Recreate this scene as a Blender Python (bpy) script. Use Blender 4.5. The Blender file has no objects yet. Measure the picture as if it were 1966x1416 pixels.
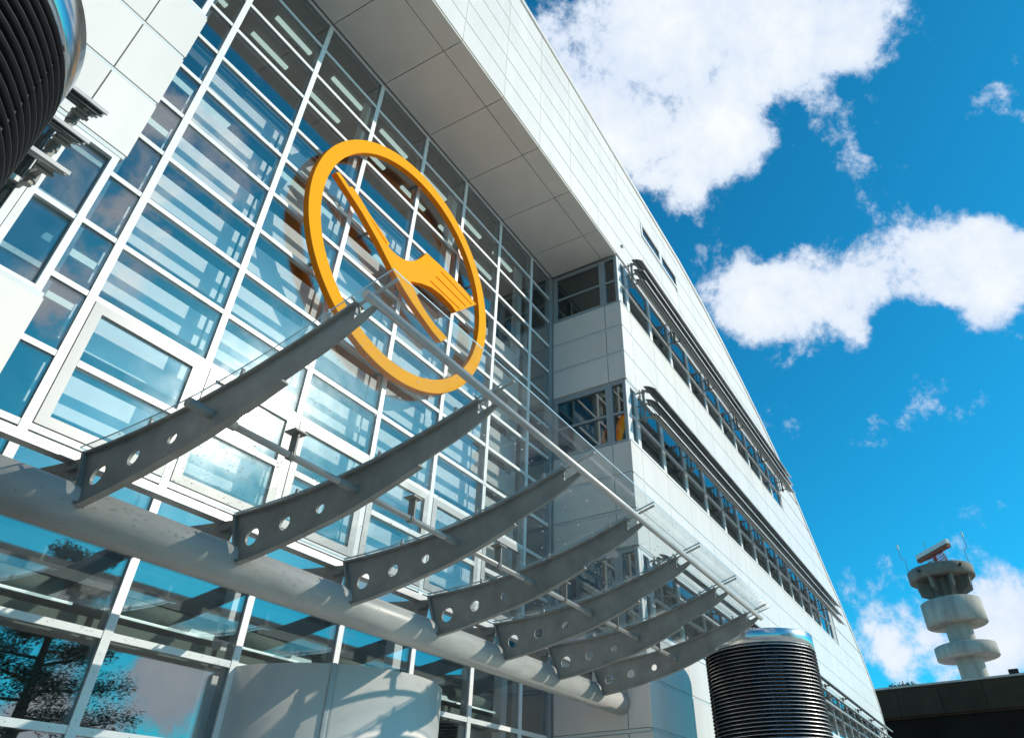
import bpy, math, random
from mathutils import Vector, Matrix
import numpy as np
random.seed(7)
S = 0.666                     # metres per survey unit; survey origin = eye point of the photographer
EYE = 1.6
sc = bpy.context.scene
COL = sc.collection
def P(x, y, z): return Vector((x*S, (y-10.0)*S, z*S+EYE))

# ------------------------------------------------------------------ camera
FPX, YAW, PIT, ROL, CX, CY = 1335.13, 1.0834927, .661511, -.0209744, 1098.747, 621.491
def cam_axes():
    f = Vector((math.sin(YAW)*math.cos(PIT), math.cos(YAW)*math.cos(PIT), math.sin(PIT)))
    ri = Vector((math.cos(YAW), -math.sin(YAW), 0)); up = ri.cross(f)
    return math.cos(ROL)*ri+math.sin(ROL)*up, -math.sin(ROL)*ri+math.cos(ROL)*up, f
R_, U_, F_ = cam_axes()
cd = bpy.data.cameras.new('camera'); cam = bpy.data.objects.new('camera', cd); COL.objects.link(cam)
cd.sensor_fit = 'HORIZONTAL'; cd.sensor_width = 36; cd.lens = FPX/1966*36
cd.shift_x = -(CX-983)/1966; cd.shift_y = -(708-CY)/1966
cd.clip_start = .05; cd.clip_end = 5000
m = Matrix((R_, U_, -F_)).transposed().to_4x4(); m.translation = P(0, 0, 0); cam.matrix_world = m
sc.camera = cam

# ------------------------------------------------------------------ sun, sky, exposure
SUN = Vector((.655, -1, .63)).normalized()          # direction towards the sun
sd = bpy.data.lights.new('sun', 'SUN'); so = bpy.data.objects.new('sun', sd); COL.objects.link(so)
sd.energy = 3.05; sd.angle = math.radians(.53); sd.color = (1, .90, .77)
so.rotation_euler = SUN.to_track_quat('Z', 'Y').to_euler()
vs = sc.view_settings; vs.view_transform = 'Standard'; vs.look = 'None'; vs.gamma = 1; vs.exposure = 0.45; vs.use_curve_mapping = False
sc.cycles.transparent_max_bounces = 24; sc.cycles.max_bounces = 8; sc.cycles.glossy_bounces = 4; sc.cycles.diffuse_bounces = 5
sc.cycles.sample_clamp_indirect = 6; sc.cycles.caustics_reflective = False; sc.cycles.caustics_refractive = False

W = bpy.data.worlds.new('World'); sc.world = W; W.use_nodes = True
wn = W.node_tree; wn.nodes.clear()
def nd(tree, t, **k):
    n = tree.nodes.new(t)
    for a, b in k.items(): setattr(n, a, b)
    return n
def lk(tree, a, b): tree.links.new(a, b)
def mth(tree, op, a, b=None, clamp=False):
    n = nd(tree, 'ShaderNodeMath', operation=op, use_clamp=clamp)
    for i, v in enumerate((a, b)):
        if v is None: continue
        if isinstance(v, (int, float)): n.inputs[i].default_value = v
        else: lk(tree, v, n.inputs[i])
    return n.outputs[0]
sky = nd(wn, 'ShaderNodeTexSky', sky_type='NISHITA', sun_disc=False)
sky.sun_elevation = math.asin(SUN.z); sky.sun_rotation = math.atan2(SUN.x, SUN.y)
sky.altitude = 100; sky.air_density = 1.0; sky.dust_density = .35; sky.ozone_density = 2.2
SKY_STRENGTH = .13
tint = nd(wn, 'ShaderNodeMix', data_type='RGBA', blend_type='MULTIPLY'); tint.inputs['Factor'].default_value = 1
lk(wn, sky.outputs[0], tint.inputs['A']); tint.inputs['B'].default_value = (.055, .745, .92, 1)
tc = nd(wn, 'ShaderNodeTexCoord'); D = tc.outputs['Generated']
def raydir(u, v):
    return (F_+R_*((u-CX)/FPX)-U_*((v-CY)/FPX)).normalized()
def dot(vec):
    n = nd(wn, 'ShaderNodeVectorMath', operation='DOT_PRODUCT'); lk(wn, D, n.inputs[0]); n.inputs[1].default_value = vec
    return n.outputs['Value']
# cumulus of the photograph: centre direction (given by where it stands in the sky), angular radius, weight
blobs = [((1190, 60), 150, 1.0), ((1290, 110), 160, 1.05), ((1330, 230), 105, .95), ((1440, 60), 120, .85), ((1250, 290), 85, .75), ((1330, 350), 52, .6),
 ((1560, 20), 115, .72), ((1690, 40), 62, .62), ((1545, 150), 60, .42), ((1570, 230), 52, .52), ((1640, 260), 50, .56), ((1650, 340), 54, .64), ((1700, 170), 48, .52), ((1640, 100), 42, .5), ((1790, 90), 50, .44), ((1705, 410), 38, .34), ((1350, 390), 40, .5), ((1420, 300), 50, .55),
 ((1390, 575), 74, .95), ((1480, 580), 84, 1.0), ((1570, 570), 78, .95), ((1655, 560), 58, .52), ((1630, 645), 40, .55),
 ((1705, 465), 48, .55), ((1770, 490), 75, .9), ((1840, 530), 80, .95), ((1920, 530), 90, .95), ((1890, 440), 52, .75), ((1960, 470), 60, .7), ((1960, 60), 45, .40),
 ((1690, 1170), 66, .8), ((1800, 1150), 60, .62), ((1940, 1160), 78, .85), ((1720, 1260), 64, .78), ((1900, 1250), 90, .75), ((1600, 1080), 36, .38), ((1810, 1035), 44, .36), ((1800, 1290), 90, .6)]
# the clouds that stand behind the photographer and show in the glass (mirrored across its plane)
mirrored = [((300, 1330), 80, .72), ((360, 1290), 70, .68), ((60, 1380), 70, .6), ((120, 1250), 50, .5), ((420, 250), 60, .8), ((330, 190), 55, .7), ((480, 330), 60, .65), ((60, 560), 60, .7), ((700, 1100), 80, .55)]
acc = None
for (u, v), r, w in blobs+[((a, b), -c, e) for (a, b), c, e in mirrored]:
    d = raydir(u, v); d2 = raydir(u+r, v)
    if r < 0: d.y = -d.y; d2.y = -d2.y
    k = math.acos(max(-1, min(1, d.dot(d2))))
    vm = nd(wn, 'ShaderNodeVectorMath', operation='MULTIPLY_ADD'); lk(wn, D, vm.inputs[0]); q = 1/(1.8*k); vm.inputs[1].default_value = (q, q, q); vm.inputs[2].default_value = tuple(-d*q)
    gr = nd(wn, 'ShaderNodeTexGradient', gradient_type='SPHERICAL'); lk(wn, vm.outputs[0], gr.inputs[0])
    ma = nd(wn, 'ShaderNodeMath', operation='MULTIPLY_ADD'); lk(wn, gr.outputs['Fac'], ma.inputs[0]); ma.inputs[1].default_value = w*1.08
    if acc is None: ma.inputs[2].default_value = 0
    else: lk(wn, acc, ma.inputs[2])
    acc = ma.outputs[0]
acc = mth(wn, 'MINIMUM', acc, 1.25)
def noise(vec, scale, det, rough, dist=0):
    n = nd(wn, 'ShaderNodeTexNoise'); n.inputs['Scale'].default_value = scale; n.inputs['Detail'].default_value = det
    n.inputs['Roughness'].default_value = rough; n.inputs['Distortion'].default_value = dist; lk(wn, vec, n.inputs['Vector']); return n.outputs['Fac']
n1 = noise(D, 9.5, 11, .66, .12)
# scattered out-of-view clouds, some mirrored in the glass; cover raised for ambient light
sep = nd(wn, 'ShaderNodeSeparateXYZ'); lk(wn, D, sep.inputs[0])
back = nd(wn, 'ShaderNodeMapRange', interpolation_type='SMOOTHSTEP'); lk(wn, dot(raydir(1500, 600)), back.inputs['Value'])
back.inputs['From Min'].default_value = .72; back.inputs['From Max'].default_value = .45
gen = mth(wn, 'MULTIPLY', mth(wn, 'MULTIPLY', mth(wn, 'SUBTRACT', noise(D, 3.1, 4, .5, .2), .46), 4.2), back.outputs[0])
gen = mth(wn, 'MAXIMUM', gen, 0)
tot = mth(wn, 'ADD', acc, gen)
dens = mth(wn, 'ADD', tot, mth(wn, 'MULTIPLY', mth(wn, 'SUBTRACT', n1, .5), 3.5))
msk = nd(wn, 'ShaderNodeMapRange', interpolation_type='SMOOTHSTEP'); lk(wn, dens, msk.inputs['Value'])
msk.inputs['From Min'].default_value = .36; msk.inputs['From Max'].default_value = .98
msk2 = mth(wn, 'MULTIPLY', msk.outputs[0], .97)
cr = nd(wn, 'ShaderNodeMapRange'); lk(wn, mth(wn, 'ADD', dens, mth(wn, 'MULTIPLY', mth(wn, 'SUBTRACT', noise(D, 5.3, 5, .55), .5), 1.1)), cr.inputs['Value'])
cr.inputs['From Min'].default_value = .3; cr.inputs['From Max'].default_value = 1.75
ccol = nd(wn, 'ShaderNodeMix', data_type='RGBA'); lk(wn, cr.outputs[0], ccol.inputs['Factor'])
ccol.inputs['A'].default_value = (.47/SKY_STRENGTH, .56/SKY_STRENGTH, .72/SKY_STRENGTH, 1); ccol.inputs['B'].default_value = (.72/SKY_STRENGTH, .745/SKY_STRENGTH, .745/SKY_STRENGTH, 1)
mix = nd(wn, 'ShaderNodeMix', data_type='RGBA'); lk(wn, msk2, mix.inputs['Factor']); lk(wn, tint.outputs['Result'], mix.inputs['A']); lk(wn, ccol.outputs['Result'], mix.inputs['B'])
bg = nd(wn, 'ShaderNodeBackground'); bg.inputs['Strength'].default_value = SKY_STRENGTH
lk(wn, mix.outputs['Result'], bg.inputs['Color']); wo = nd(wn, 'ShaderNodeOutputWorld'); lk(wn, bg.outputs[0], wo.inputs['Surface'])
W.cycles.sampling_method = 'MANUAL'; W.cycles.sample_map_resolution = 1024

# ------------------------------------------------------------------ materials
def mat(name, col, rough=.5, metal=0, var=.06, vscale=3.0, bump=0, bscale=40, coat=0, spec=.5, stretch=None, col2=None, spot=None, rnd=0):
    m = bpy.data.materials.new(name); m.use_nodes = True; t = m.node_tree; b = t.nodes['Principled BSDF']
    b.inputs['Roughness'].default_value = rough; b.inputs['Metallic'].default_value = metal
    b.inputs['Coat Weight'].default_value = coat; b.inputs['Coat Roughness'].default_value = .08; b.inputs['Specular IOR Level'].default_value = spec
    g = nd(t, 'ShaderNodeNewGeometry'); mp = nd(t, 'ShaderNodeMapping'); lk(t, g.outputs['Position'], mp.inputs['Vector'])
    if stretch: mp.inputs['Scale'].default_value = stretch
    n = nd(t, 'ShaderNodeTexNoise'); n.inputs['Scale'].default_value = vscale; n.inputs['Detail'].default_value = 6; n.inputs['Roughness'].default_value = .6
    lk(t, mp.outputs[0], n.inputs['Vector'])
    rp = nd(t, 'ShaderNodeValToRGB'); lk(t, n.outputs['Fac'], rp.inputs[0]); rp.color_ramp.elements[0].position = .3; rp.color_ramp.elements[1].position = .72
    c = np.array(col); c2 = np.array(col2) if col2 else c*(1-var*2.2)
    rp.color_ramp.elements[0].color = (*c2, 1); rp.color_ramp.elements[1].color = (*np.minimum(c*(1+var*.4), 1), 1)
    out = rp.outputs[0]
    if spot:
        v = nd(t, 'ShaderNodeTexNoise'); v.inputs['Scale'].default_value = spot[0]; v.inputs['Detail'].default_value = 2; lk(t, g.outputs['Position'], v.inputs['Vector'])
        r2 = nd(t, 'ShaderNodeMapRange'); lk(t, v.outputs['Fac'], r2.inputs['Value']); r2.inputs['From Min'].default_value = spot[1]; r2.inputs['From Max'].default_value = spot[1]+.03
        mx = nd(t, 'ShaderNodeMix', data_type='RGBA'); lk(t, r2.outputs[0], mx.inputs['Factor']); lk(t, out, mx.inputs['A']); mx.inputs['B'].default_value = (*spot[2], 1); out = mx.outputs['Result']
    if rnd:      # each piece a shade of its own
        oi = nd(t, 'ShaderNodeObjectInfo'); rr_ = nd(t, 'ShaderNodeMapRange'); lk(t, oi.outputs['Random'], rr_.inputs['Value']); rr_.inputs['To Min'].default_value = 1-rnd; rr_.inputs['To Max'].default_value = 1
        sm = nd(t, 'ShaderNodeVectorMath', operation='SCALE'); lk(t, out, sm.inputs[0]); lk(t, rr_.outputs[0], sm.inputs['Scale']); out = sm.outputs[0]
    lk(t, out, b.inputs['Base Color'])
    ra = nd(t, 'ShaderNodeMapRange'); lk(t, n.outputs['Fac'], ra.inputs['Value']); ra.inputs['To Min'].default_value = rough*.82; ra.inputs['To Max'].default_value = min(1, rough*1.2)
    lk(t, ra.outputs[0], b.inputs['Roughness'])
    if bump:
        n2 = nd(t, 'ShaderNodeTexNoise'); n2.inputs['Scale'].default_value = bscale; n2.inputs['Detail'].default_value = 4; lk(t, mp.outputs[0], n2.inputs['Vector'])
        bp = nd(t, 'ShaderNodeBump'); bp.inputs['Strength'].default_value = bump; bp.inputs['Distance'].default_value = .02; lk(t, n2.outputs['Fac'], bp.inputs['Height']); lk(t, bp.outputs[0], b.inputs['Normal'])
    return m
def glass(name, r0, tint, haze=0.0, hrough=.3, wave=0.0, grough=0.0):
    m = bpy.data.materials.new(name); m.use_nodes = True; t = m.node_tree; t.nodes.clear()
    tr = nd(t, 'ShaderNodeBsdfTransparent'); tr.inputs[0].default_value = (*tint, 1)
    gl = nd(t, 'ShaderNodeBsdfGlossy'); gl.inputs['Roughness'].default_value = grough; gl.inputs[0].default_value = (1, 1, 1, 1)
    ge = nd(t, 'ShaderNodeNewGeometry'); dp = nd(t, 'ShaderNodeVectorMath', operation='DOT_PRODUCT'); lk(t, ge.outputs['Normal'], dp.inputs[0]); lk(t, ge.outputs['Incoming'], dp.inputs[1])
    sch = mth(t, 'POWER', mth(t, 'SUBTRACT', 1.0, mth(t, 'ABSOLUTE', dp.outputs['Value']), True), 5.0)      # Schlick, the same from both sides of the thin pane
    fr = mth(t, 'ADD', mth(t, 'MULTIPLY', sch, 1-r0), r0)
    mx = nd(t, 'ShaderNodeMixShader'); lk(t, fr, mx.inputs[0]); lk(t, tr.outputs[0], mx.inputs[1]); lk(t, gl.outputs[0], mx.inputs[2])
    out = mx.outputs[0]
    if wave:
        g = nd(t, 'ShaderNodeNewGeometry'); n2 = nd(t, 'ShaderNodeTexNoise'); n2.inputs['Scale'].default_value = 1.3; n2.inputs['Detail'].default_value = 1; lk(t, g.outputs['Position'], n2.inputs['Vector'])
        bp = nd(t, 'ShaderNodeBump'); bp.inputs['Strength'].default_value = wave; bp.inputs['Distance'].default_value = .01; lk(t, n2.outputs['Fac'], bp.inputs['Height']); lk(t, bp.outputs[0], gl.inputs['Normal'])
    if haze:   # thin film of dust and dried rain on the pane
        g = nd(t, 'ShaderNodeNewGeometry'); nz = nd(t, 'ShaderNodeTexNoise'); nz.inputs['Scale'].default_value = 5; nz.inputs['Detail'].default_value = 7; lk(t, g.outputs['Position'], nz.inputs['Vector'])
        rr = nd(t, 'ShaderNodeMapRange'); lk(t, nz.outputs['Fac'], rr.inputs['Value']); rr.inputs['From Min'].default_value = .35; rr.inputs['From Max'].default_value = .75; rr.inputs['To Min'].default_value = haze*.3; rr.inputs['To Max'].default_value = haze
        gh = nd(t, 'ShaderNodeBsdfGlossy'); gh.inputs['Roughness'].default_value = hrough
        m2 = nd(t, 'ShaderNodeMixShader'); lk(t, rr.outputs[0], m2.inputs[0]); lk(t, out, m2.inputs[1]); lk(t, gh.outputs[0], m2.inputs[2]); out = m2.outputs[0]
    o = nd(t, 'ShaderNodeOutputMaterial'); lk(t, out, o.inputs['Surface'])
    return m
M = {
 'panel': mat('white_cladding', (.81, .755, .70), .36, var=.03, vscale=1.0, stretch=(2.5, 2.5, .35), rnd=.05, coat=.08, spec=.35),
 'panel_b': mat('white_cladding_b', (.79, .74, .685), .38, var=.03, vscale=1.0, stretch=(2.5, 2.5, .35), rnd=.05, coat=.08, spec=.35),
 'joint': mat('joint_grey', (.42, .43, .42), .6),
 'strip': mat('joint_strip', (.66, .685, .67), .35, var=.04),
 'soffit': mat('soffit_grey', (.80, .765, .70), .42, var=.04, vscale=1.2, rnd=.06),
 'white': mat('white_mullion', (.84, .845, .83), .32, var=.03, vscale=6),
 'sash': mat('grey_sash', (.50, .50, .485), .35, var=.03),
 'greyframe': mat('grey_window_frame', (.33, .37, .385), .4, var=.04),
 'gasket': mat('black_gasket', (.02, .02, .022), .5),
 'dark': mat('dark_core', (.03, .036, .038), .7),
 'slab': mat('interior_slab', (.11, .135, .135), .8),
 'board': mat('white_shade_board', (.90, .91, .89), .7, var=.02, rnd=.05),
 'teal': mat('teal_interior', (.03, .13, .17), .6),
 'steel': mat('dark_galvanised_steel', (.33, .325, .30), .5, metal=.12, var=.14, vscale=5, bump=.06, bscale=60),
 'tube': mat('galvanised_tube', (.56, .55, .52), .40, metal=.0, var=.12, vscale=3, stretch=(.5, 2, 2), spot=(38, .70, (.30, .29, .27))),
 'rod': mat('galvanised_rod', (.52, .50, .475), .4, metal=.3, var=.08),
 'blade': mat('grey_louvre_blade', (.33, .35, .355), .32, metal=.7, var=.06, stretch=(.2, 3, 3)),
 'stain': mat('brushed_steel', (.62, .63, .63), .20, metal=1, var=.06, vscale=2, stretch=(3, 3, 30)),
 'ring': mat('stack_ring_steel', (.72, .73, .73), .38, metal=1, var=.05),
 'black': mat('stack_shade_black', (.012, .013, .014), .6),
 'yellow': mat('yellow_enamel', (.88, .37, .008), .75, var=.03, vscale=2, spec=.12),
 'orange': mat('orange_enamel_edge', (1.0, .27, .008), .7, var=.04, spec=.2),
 'conc': mat('concrete', (.49, .45, .385), .85, var=.2, vscale=.6, stretch=(1, 1, .3)),
 'concw': mat('weathered_concrete', (.24, .215, .175), .9, var=.22, vscale=.6, stretch=(1, 1, .3)),
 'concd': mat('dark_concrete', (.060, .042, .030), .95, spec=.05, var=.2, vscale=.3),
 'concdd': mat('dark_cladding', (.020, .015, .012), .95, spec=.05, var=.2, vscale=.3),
 'red': mat('red_paint', (.45, .07, .05), .5), 'redbrown': mat('red_brown_paint', (.30, .10, .06), .6, spec=.2), 'pale': mat('pale_paint', (.72, .72, .68), .5),
 'paving': mat('grey_paving', (.58, .555, .51), .85, var=.12, vscale=1.0, bump=.15),
 'bark': mat('bark', (.10, .075, .055), .9, var=.25, vscale=8), 'leaf': mat('pine_needles', (.035, .07, .028), .7, var=.3, vscale=2),
 'blind': mat('blind_fabric', (.13, .18, .155), .8, var=.05), 'lamp': mat('strip_lamp', (.8, .85, .82), .5),
 
}
lt = M['lamp'].node_tree.nodes['Principled BSDF']; lt.inputs['Emission Color'].default_value = (.75, 1, .92, 1); lt.inputs['Emission Strength'].default_value = .55
M['glass'] = glass('facade_glass', .165, (.965, .985, .985), haze=.014, hrough=.17, wave=.05)
M['wglass'] = glass('window_glass', .12, (.55, .66, .68), haze=.02)
M['cglass'] = glass('canopy_glass', .03, (.965, .985, .98), haze=.08, hrough=.4)
dm = bpy.data.materials.new('rain_drop'); dm.use_nodes = True; t = dm.node_tree; t.nodes.clear()
a_ = nd(t, 'ShaderNodeBsdfTranslucent'); a_.inputs[0].default_value = (.9, .93, .95, 1); b_ = nd(t, 'ShaderNodeBsdfGlossy'); b_.inputs['Roughness'].default_value = .12
t_ = nd(t, 'ShaderNodeBsdfTransparent'); f_ = nd(t, 'ShaderNodeMixShader'); f_.inputs[0].default_value = .4; lk(t, a_.outputs[0], f_.inputs[1]); lk(t, t_.outputs[0], f_.inputs[2])
c_ = nd(t, 'ShaderNodeMixShader'); c_.inputs[0].default_value = .25; lk(t, f_.outputs[0], c_.inputs[1]); lk(t, b_.outputs[0], c_.inputs[2]); e_ = nd(t, 'ShaderNodeOutputMaterial'); lk(t, c_.outputs[0], e_.inputs['Surface']); M['drop'] = dm
M['cedge'] = mat('glass_edge', (.45, .62, .68), .15, var=.02)

# ------------------------------------------------------------------ helpers
WL = {}
def link(o, parent=None, loc=Vector((0, 0, 0))):
    COL.objects.link(o); WL[o.name] = Vector(loc)
    if parent is not None: o.parent = parent; o.location = Vector(loc)-WL[parent.name]
    else: o.location = Vector(loc)
    return o
def tag(o, label=None, cat=None, group=None, kind=None):
    for k, v in (('label', label), ('category', cat), ('group', group), ('kind', kind)):
        if v: o[k] = v
    return o
def thing(name, loc, label, cat, group=None):
    return tag(link(bpy.data.objects.new(name, None), None, loc), label, cat, group)
def mesh(name, V, Fc, material, parent=None, smooth=False, at=None):
    at = Vector(at) if at is not None else Vector((0, 0, 0))
    me = bpy.data.meshes.new(name); me.from_pydata([tuple(Vector(v)-at) for v in V], [], Fc); me.materials.append(material)
    if smooth: me.shade_smooth()
    return link(bpy.data.objects.new(name, me), parent, at)
BC = {}
CUBEF = [(0, 3, 2, 1), (4, 5, 6, 7), (0, 1, 5, 4), (1, 2, 6, 5), (2, 3, 7, 6), (3, 0, 4, 7)]
def boxv(x0, x1, y0, y1, z0, z1):
    return [(x0, y0, z0), (x1, y0, z0), (x1, y1, z0), (x0, y1, z0), (x0, y0, z1), (x1, y0, z1), (x1, y1, z1), (x0, y1, z1)]
def box(name, x0, x1, y0, y1, z0, z1, material, parent=None):      # survey units
    a, b = P(min(x0, x1), min(y0, y1), min(z0, z1)), P(max(x0, x1), max(y0, y1), max(z0, z1)); d = b-a
    k = (round(d.x, 4), round(d.y, 4), round(d.z, 4), material.name, name)
    if k not in BC:
        me = bpy.data.meshes.new(name); h = d/2; me.from_pydata(boxv(-h.x, h.x, -h.y, h.y, -h.z, h.z), [], CUBEF); me.materials.append(material); BC[k] = me
    o = link(bpy.data.objects.new(name, BC[k]), parent, (a+b)/2)
    if name in ('pane', 'cladding_panel'):       # never set perfectly true
        t_ = .0022 if name == 'pane' else .0012; o.rotation_euler = (random.uniform(-t_, t_), 0, random.uniform(-t_, t_)*.6)
    return o
class MB:
    def __init__(s): s.V = []; s.F = []
    def add(s, V, F):
        n = len(s.V); s.V += [tuple(v) for v in V]; s.F += [tuple(i+n for i in f) for f in F]
    def box(s, x0, x1, y0, y1, z0, z1):
        a, b = P(min(x0, x1), min(y0, y1), min(z0, z1)), P(max(x0, x1), max(y0, y1), max(z0, z1)); s.add(boxv(a.x, b.x, a.y, b.y, a.z, b.z), CUBEF)
    def tube(s, a, b, r, n=12, r2=None, cap=True):       # metres
        a, b = Vector(a), Vector(b); d = (b-a).normalized(); q = d.to_track_quat('Z', 'Y'); ex, ey = q @ Vector((1, 0, 0)), q @ Vector((0, 1, 0)); r2 = r if r2 is None else r2
        V = [a+(ex*math.cos(t)+ey*math.sin(t))*r for t in [2*math.pi*i/n for i in range(n)]]+[b+(ex*math.cos(t)+ey*math.sin(t))*r2 for t in [2*math.pi*i/n for i in range(n)]]
        Fc = [(i, (i+1) % n, n+(i+1) % n, n+i) for i in range(n)]
        if cap: Fc += [tuple(range(n-1, -1, -1)), tuple(range(n, 2*n))]
        s.add(V, Fc)
    def build(s, name, material, parent=None, smooth=False, at=None): return mesh(name, s.V, s.F, material, parent, smooth, at)
def tubeu(name, a, b, ru, material, parent=None, n=16):
    mb = MB(); mb.tube(P(*a), P(*b), ru*S, n); o = mb.build(name, material, parent, False, P(*a))
    for p in o.data.polygons: p.use_smooth = len(p.vertices) == 4
    return o
def prism_yz(name, prof, x0, x1, material, parent):       # closed (y,z) outline extruded along x
    n = len(prof); V = [P(x0, y, z) for y, z in prof]+[P(x1, y, z) for y, z in prof]
    Fc = [(i, n+i, n+(i+1) % n, (i+1) % n) for i in range(n)]+[tuple(range(n)), tuple(range(2*n-1, n-1, -1))]
    return mesh(name, V, Fc, material, parent, False, P((x0+x1)/2, prof[0][0], prof[0][1]))
def strip_yz(name, line, th, x0, x1, material, parent, smooth=False):     # plate of thickness th following a (y,z) line
    up = []; lo = []
    for i, (y, z) in enumerate(line):
        a = line[max(0, i-1)]; b = line[min(len(line)-1, i+1)]; t = Vector((b[0]-a[0], b[1]-a[1])).normalized(); nrm = Vector((t.y, -t.x))
        if nrm.y < 0: nrm = -nrm
        up.append((y, z)); lo.append((y-nrm.x*th, z-nrm.y*th))
    n = len(up); V = [P(x, *q) for x in (x0, x1) for q in up]+[P(x, *q) for x in (x0, x1) for q in lo]; Fc = []
    for i in range(n-1):
        Fc += [(i, i+1, n+i+1, n+i), (2*n+i, 3*n+i, 3*n+i+1, 2*n+i+1), (i, 2*n+i, 2*n+i+1, i+1), (n+i, n+i+1, 3*n+i+1, 3*n+i)]
    Fc += [(0, n, 3*n, 2*n), (n-1, 3*n-1, 4*n-1, 2*n-1)]
    return mesh(name, V, Fc, material, parent, False, P(x0, *line[0]))
def shape2d(loops, half, bevel=0):                         # filled outline with holes -> verts, faces (local a,b,c)
    cu = bpy.data.curves.new('outline', 'CURVE'); cu.dimensions = '2D'; cu.fill_mode = 'BOTH'; cu.extrude = half; cu.bevel_depth = bevel; cu.bevel_resolution = 1
    for L in loops:
        sp = cu.splines.new('POLY'); sp.points.add(len(L)-1); sp.use_cyclic_u = True
        for p, q in zip(sp.points, L): p.co = (q[0], q[1], 0, 1)
    ob = bpy.data.objects.new('outline', cu); COL.objects.link(ob); dg = bpy.context.evaluated_depsgraph_get()
    me = bpy.data.meshes.new_from_object(ob.evaluated_get(dg)); V = [v.co.copy() for v in me.vertices]; Fc = [tuple(p.vertices) for p in me.polygons]
    bpy.data.objects.remove(ob); bpy.data.curves.remove(cu); bpy.data.meshes.remove(me)
    return V, Fc

# ------------------------------------------------------------------ setting
GZ = -2.4
g = mesh('ground', [(-1500, -1500, 0), (1500, -1500, 0), (1500, 1500, 0), (-1500, 1500, 0)], [(0, 1, 2, 3)], M['paving']); tag(g, kind='structure')

ZK = lambda k: 17.6-1.08*k
XM = [3.57+2.03*i for i in range(7)]          # mullions of the glass wall
XL, XR = 2.2, 17.16                           # side faces of the two wings
YF = 7.2                                      # plane of the white cladding
roofpts = [(-9, 24.55), (10, 24.35), (20, 23.85), (25, 23.62), (28, 23.2), (31, 22.5), (34, 21.65), (37, 20.7), (40, 19.5), (43, 17.95), (45.5, 16.4), (48, 14.95), (50.5, 13.7), (52.8, 12.4), (55, 10.9), (56.6, 9.5), (57.5, 8.1), (57.8, 6.6), (57.8, GZ)]
def roof(x):
    for (a, b), (c, d) in zip(roofpts, roofpts[1:]):
        if a <= x <= c and c > a: return b+(d-b)*(x-a)/(c-a)
    return GZ if x > 57.8 else roofpts[0][1]
XG = [17.96+2.045*i for i in range(20)]       # window grid of the long wing
BANDS = [(0, 2, 38.35), (5, 7, 45.75), (10, 12, 54.6)]

bld = thing('office_building', P(10, 10, GZ), 'large white panelled office building with glass entrance wall and curved roof end', 'building')
# ---- dark rooms behind the openings, floors
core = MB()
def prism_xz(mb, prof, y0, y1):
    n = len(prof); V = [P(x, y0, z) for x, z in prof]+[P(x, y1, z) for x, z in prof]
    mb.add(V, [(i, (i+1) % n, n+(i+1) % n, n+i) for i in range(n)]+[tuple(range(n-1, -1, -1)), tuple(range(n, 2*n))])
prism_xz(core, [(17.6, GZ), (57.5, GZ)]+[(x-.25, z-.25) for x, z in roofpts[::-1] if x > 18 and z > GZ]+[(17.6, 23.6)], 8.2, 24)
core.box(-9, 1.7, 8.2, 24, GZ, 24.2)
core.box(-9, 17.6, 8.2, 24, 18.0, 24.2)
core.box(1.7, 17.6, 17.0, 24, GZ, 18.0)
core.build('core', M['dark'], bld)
# side closers of the rooms beside the glass wall
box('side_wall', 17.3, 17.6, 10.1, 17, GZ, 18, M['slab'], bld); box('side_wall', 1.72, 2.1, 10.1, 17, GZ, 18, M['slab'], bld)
for zt in (14.75, 9.3, 3.85):
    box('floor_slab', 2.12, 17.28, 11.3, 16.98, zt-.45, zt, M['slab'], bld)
    for i in range(4):
        for j in range(2):
            box('strip_lamp', 3.2+i*3.6+j*.5, 5.2+i*3.6+j*.5, 12.0+j*1.5, 12.12+j*1.5, zt-.53, zt-.46, M['lamp'], bld)
box('ceiling', 2.12, 17.28, 10.25, 16.98, 17.68, 17.95, M['slab'], bld)
for i in range(7):
    for j in range(2):
        box('strip_lamp', XM[0]-.9+i*2.03, XM[0]+.3+i*2.03, 11.0+j*.9, 11.1+j*.9, 17.58, 17.66, M['lamp'], bld)
        box('ceiling_raft', XM[0]-1.6+i*2.03, XM[0]+.1+i*2.03, 12.9+j*1.8, 14.1+j*1.8, 17.60, 17.67, M['teal'], bld)
for x in (3.12, 7.63+.3, 11.69+.3, 15.75+.3): box('interior_column', x-.12, x+.12, 10.62, 10.86, GZ, 17.66, M['board'], bld)

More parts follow.
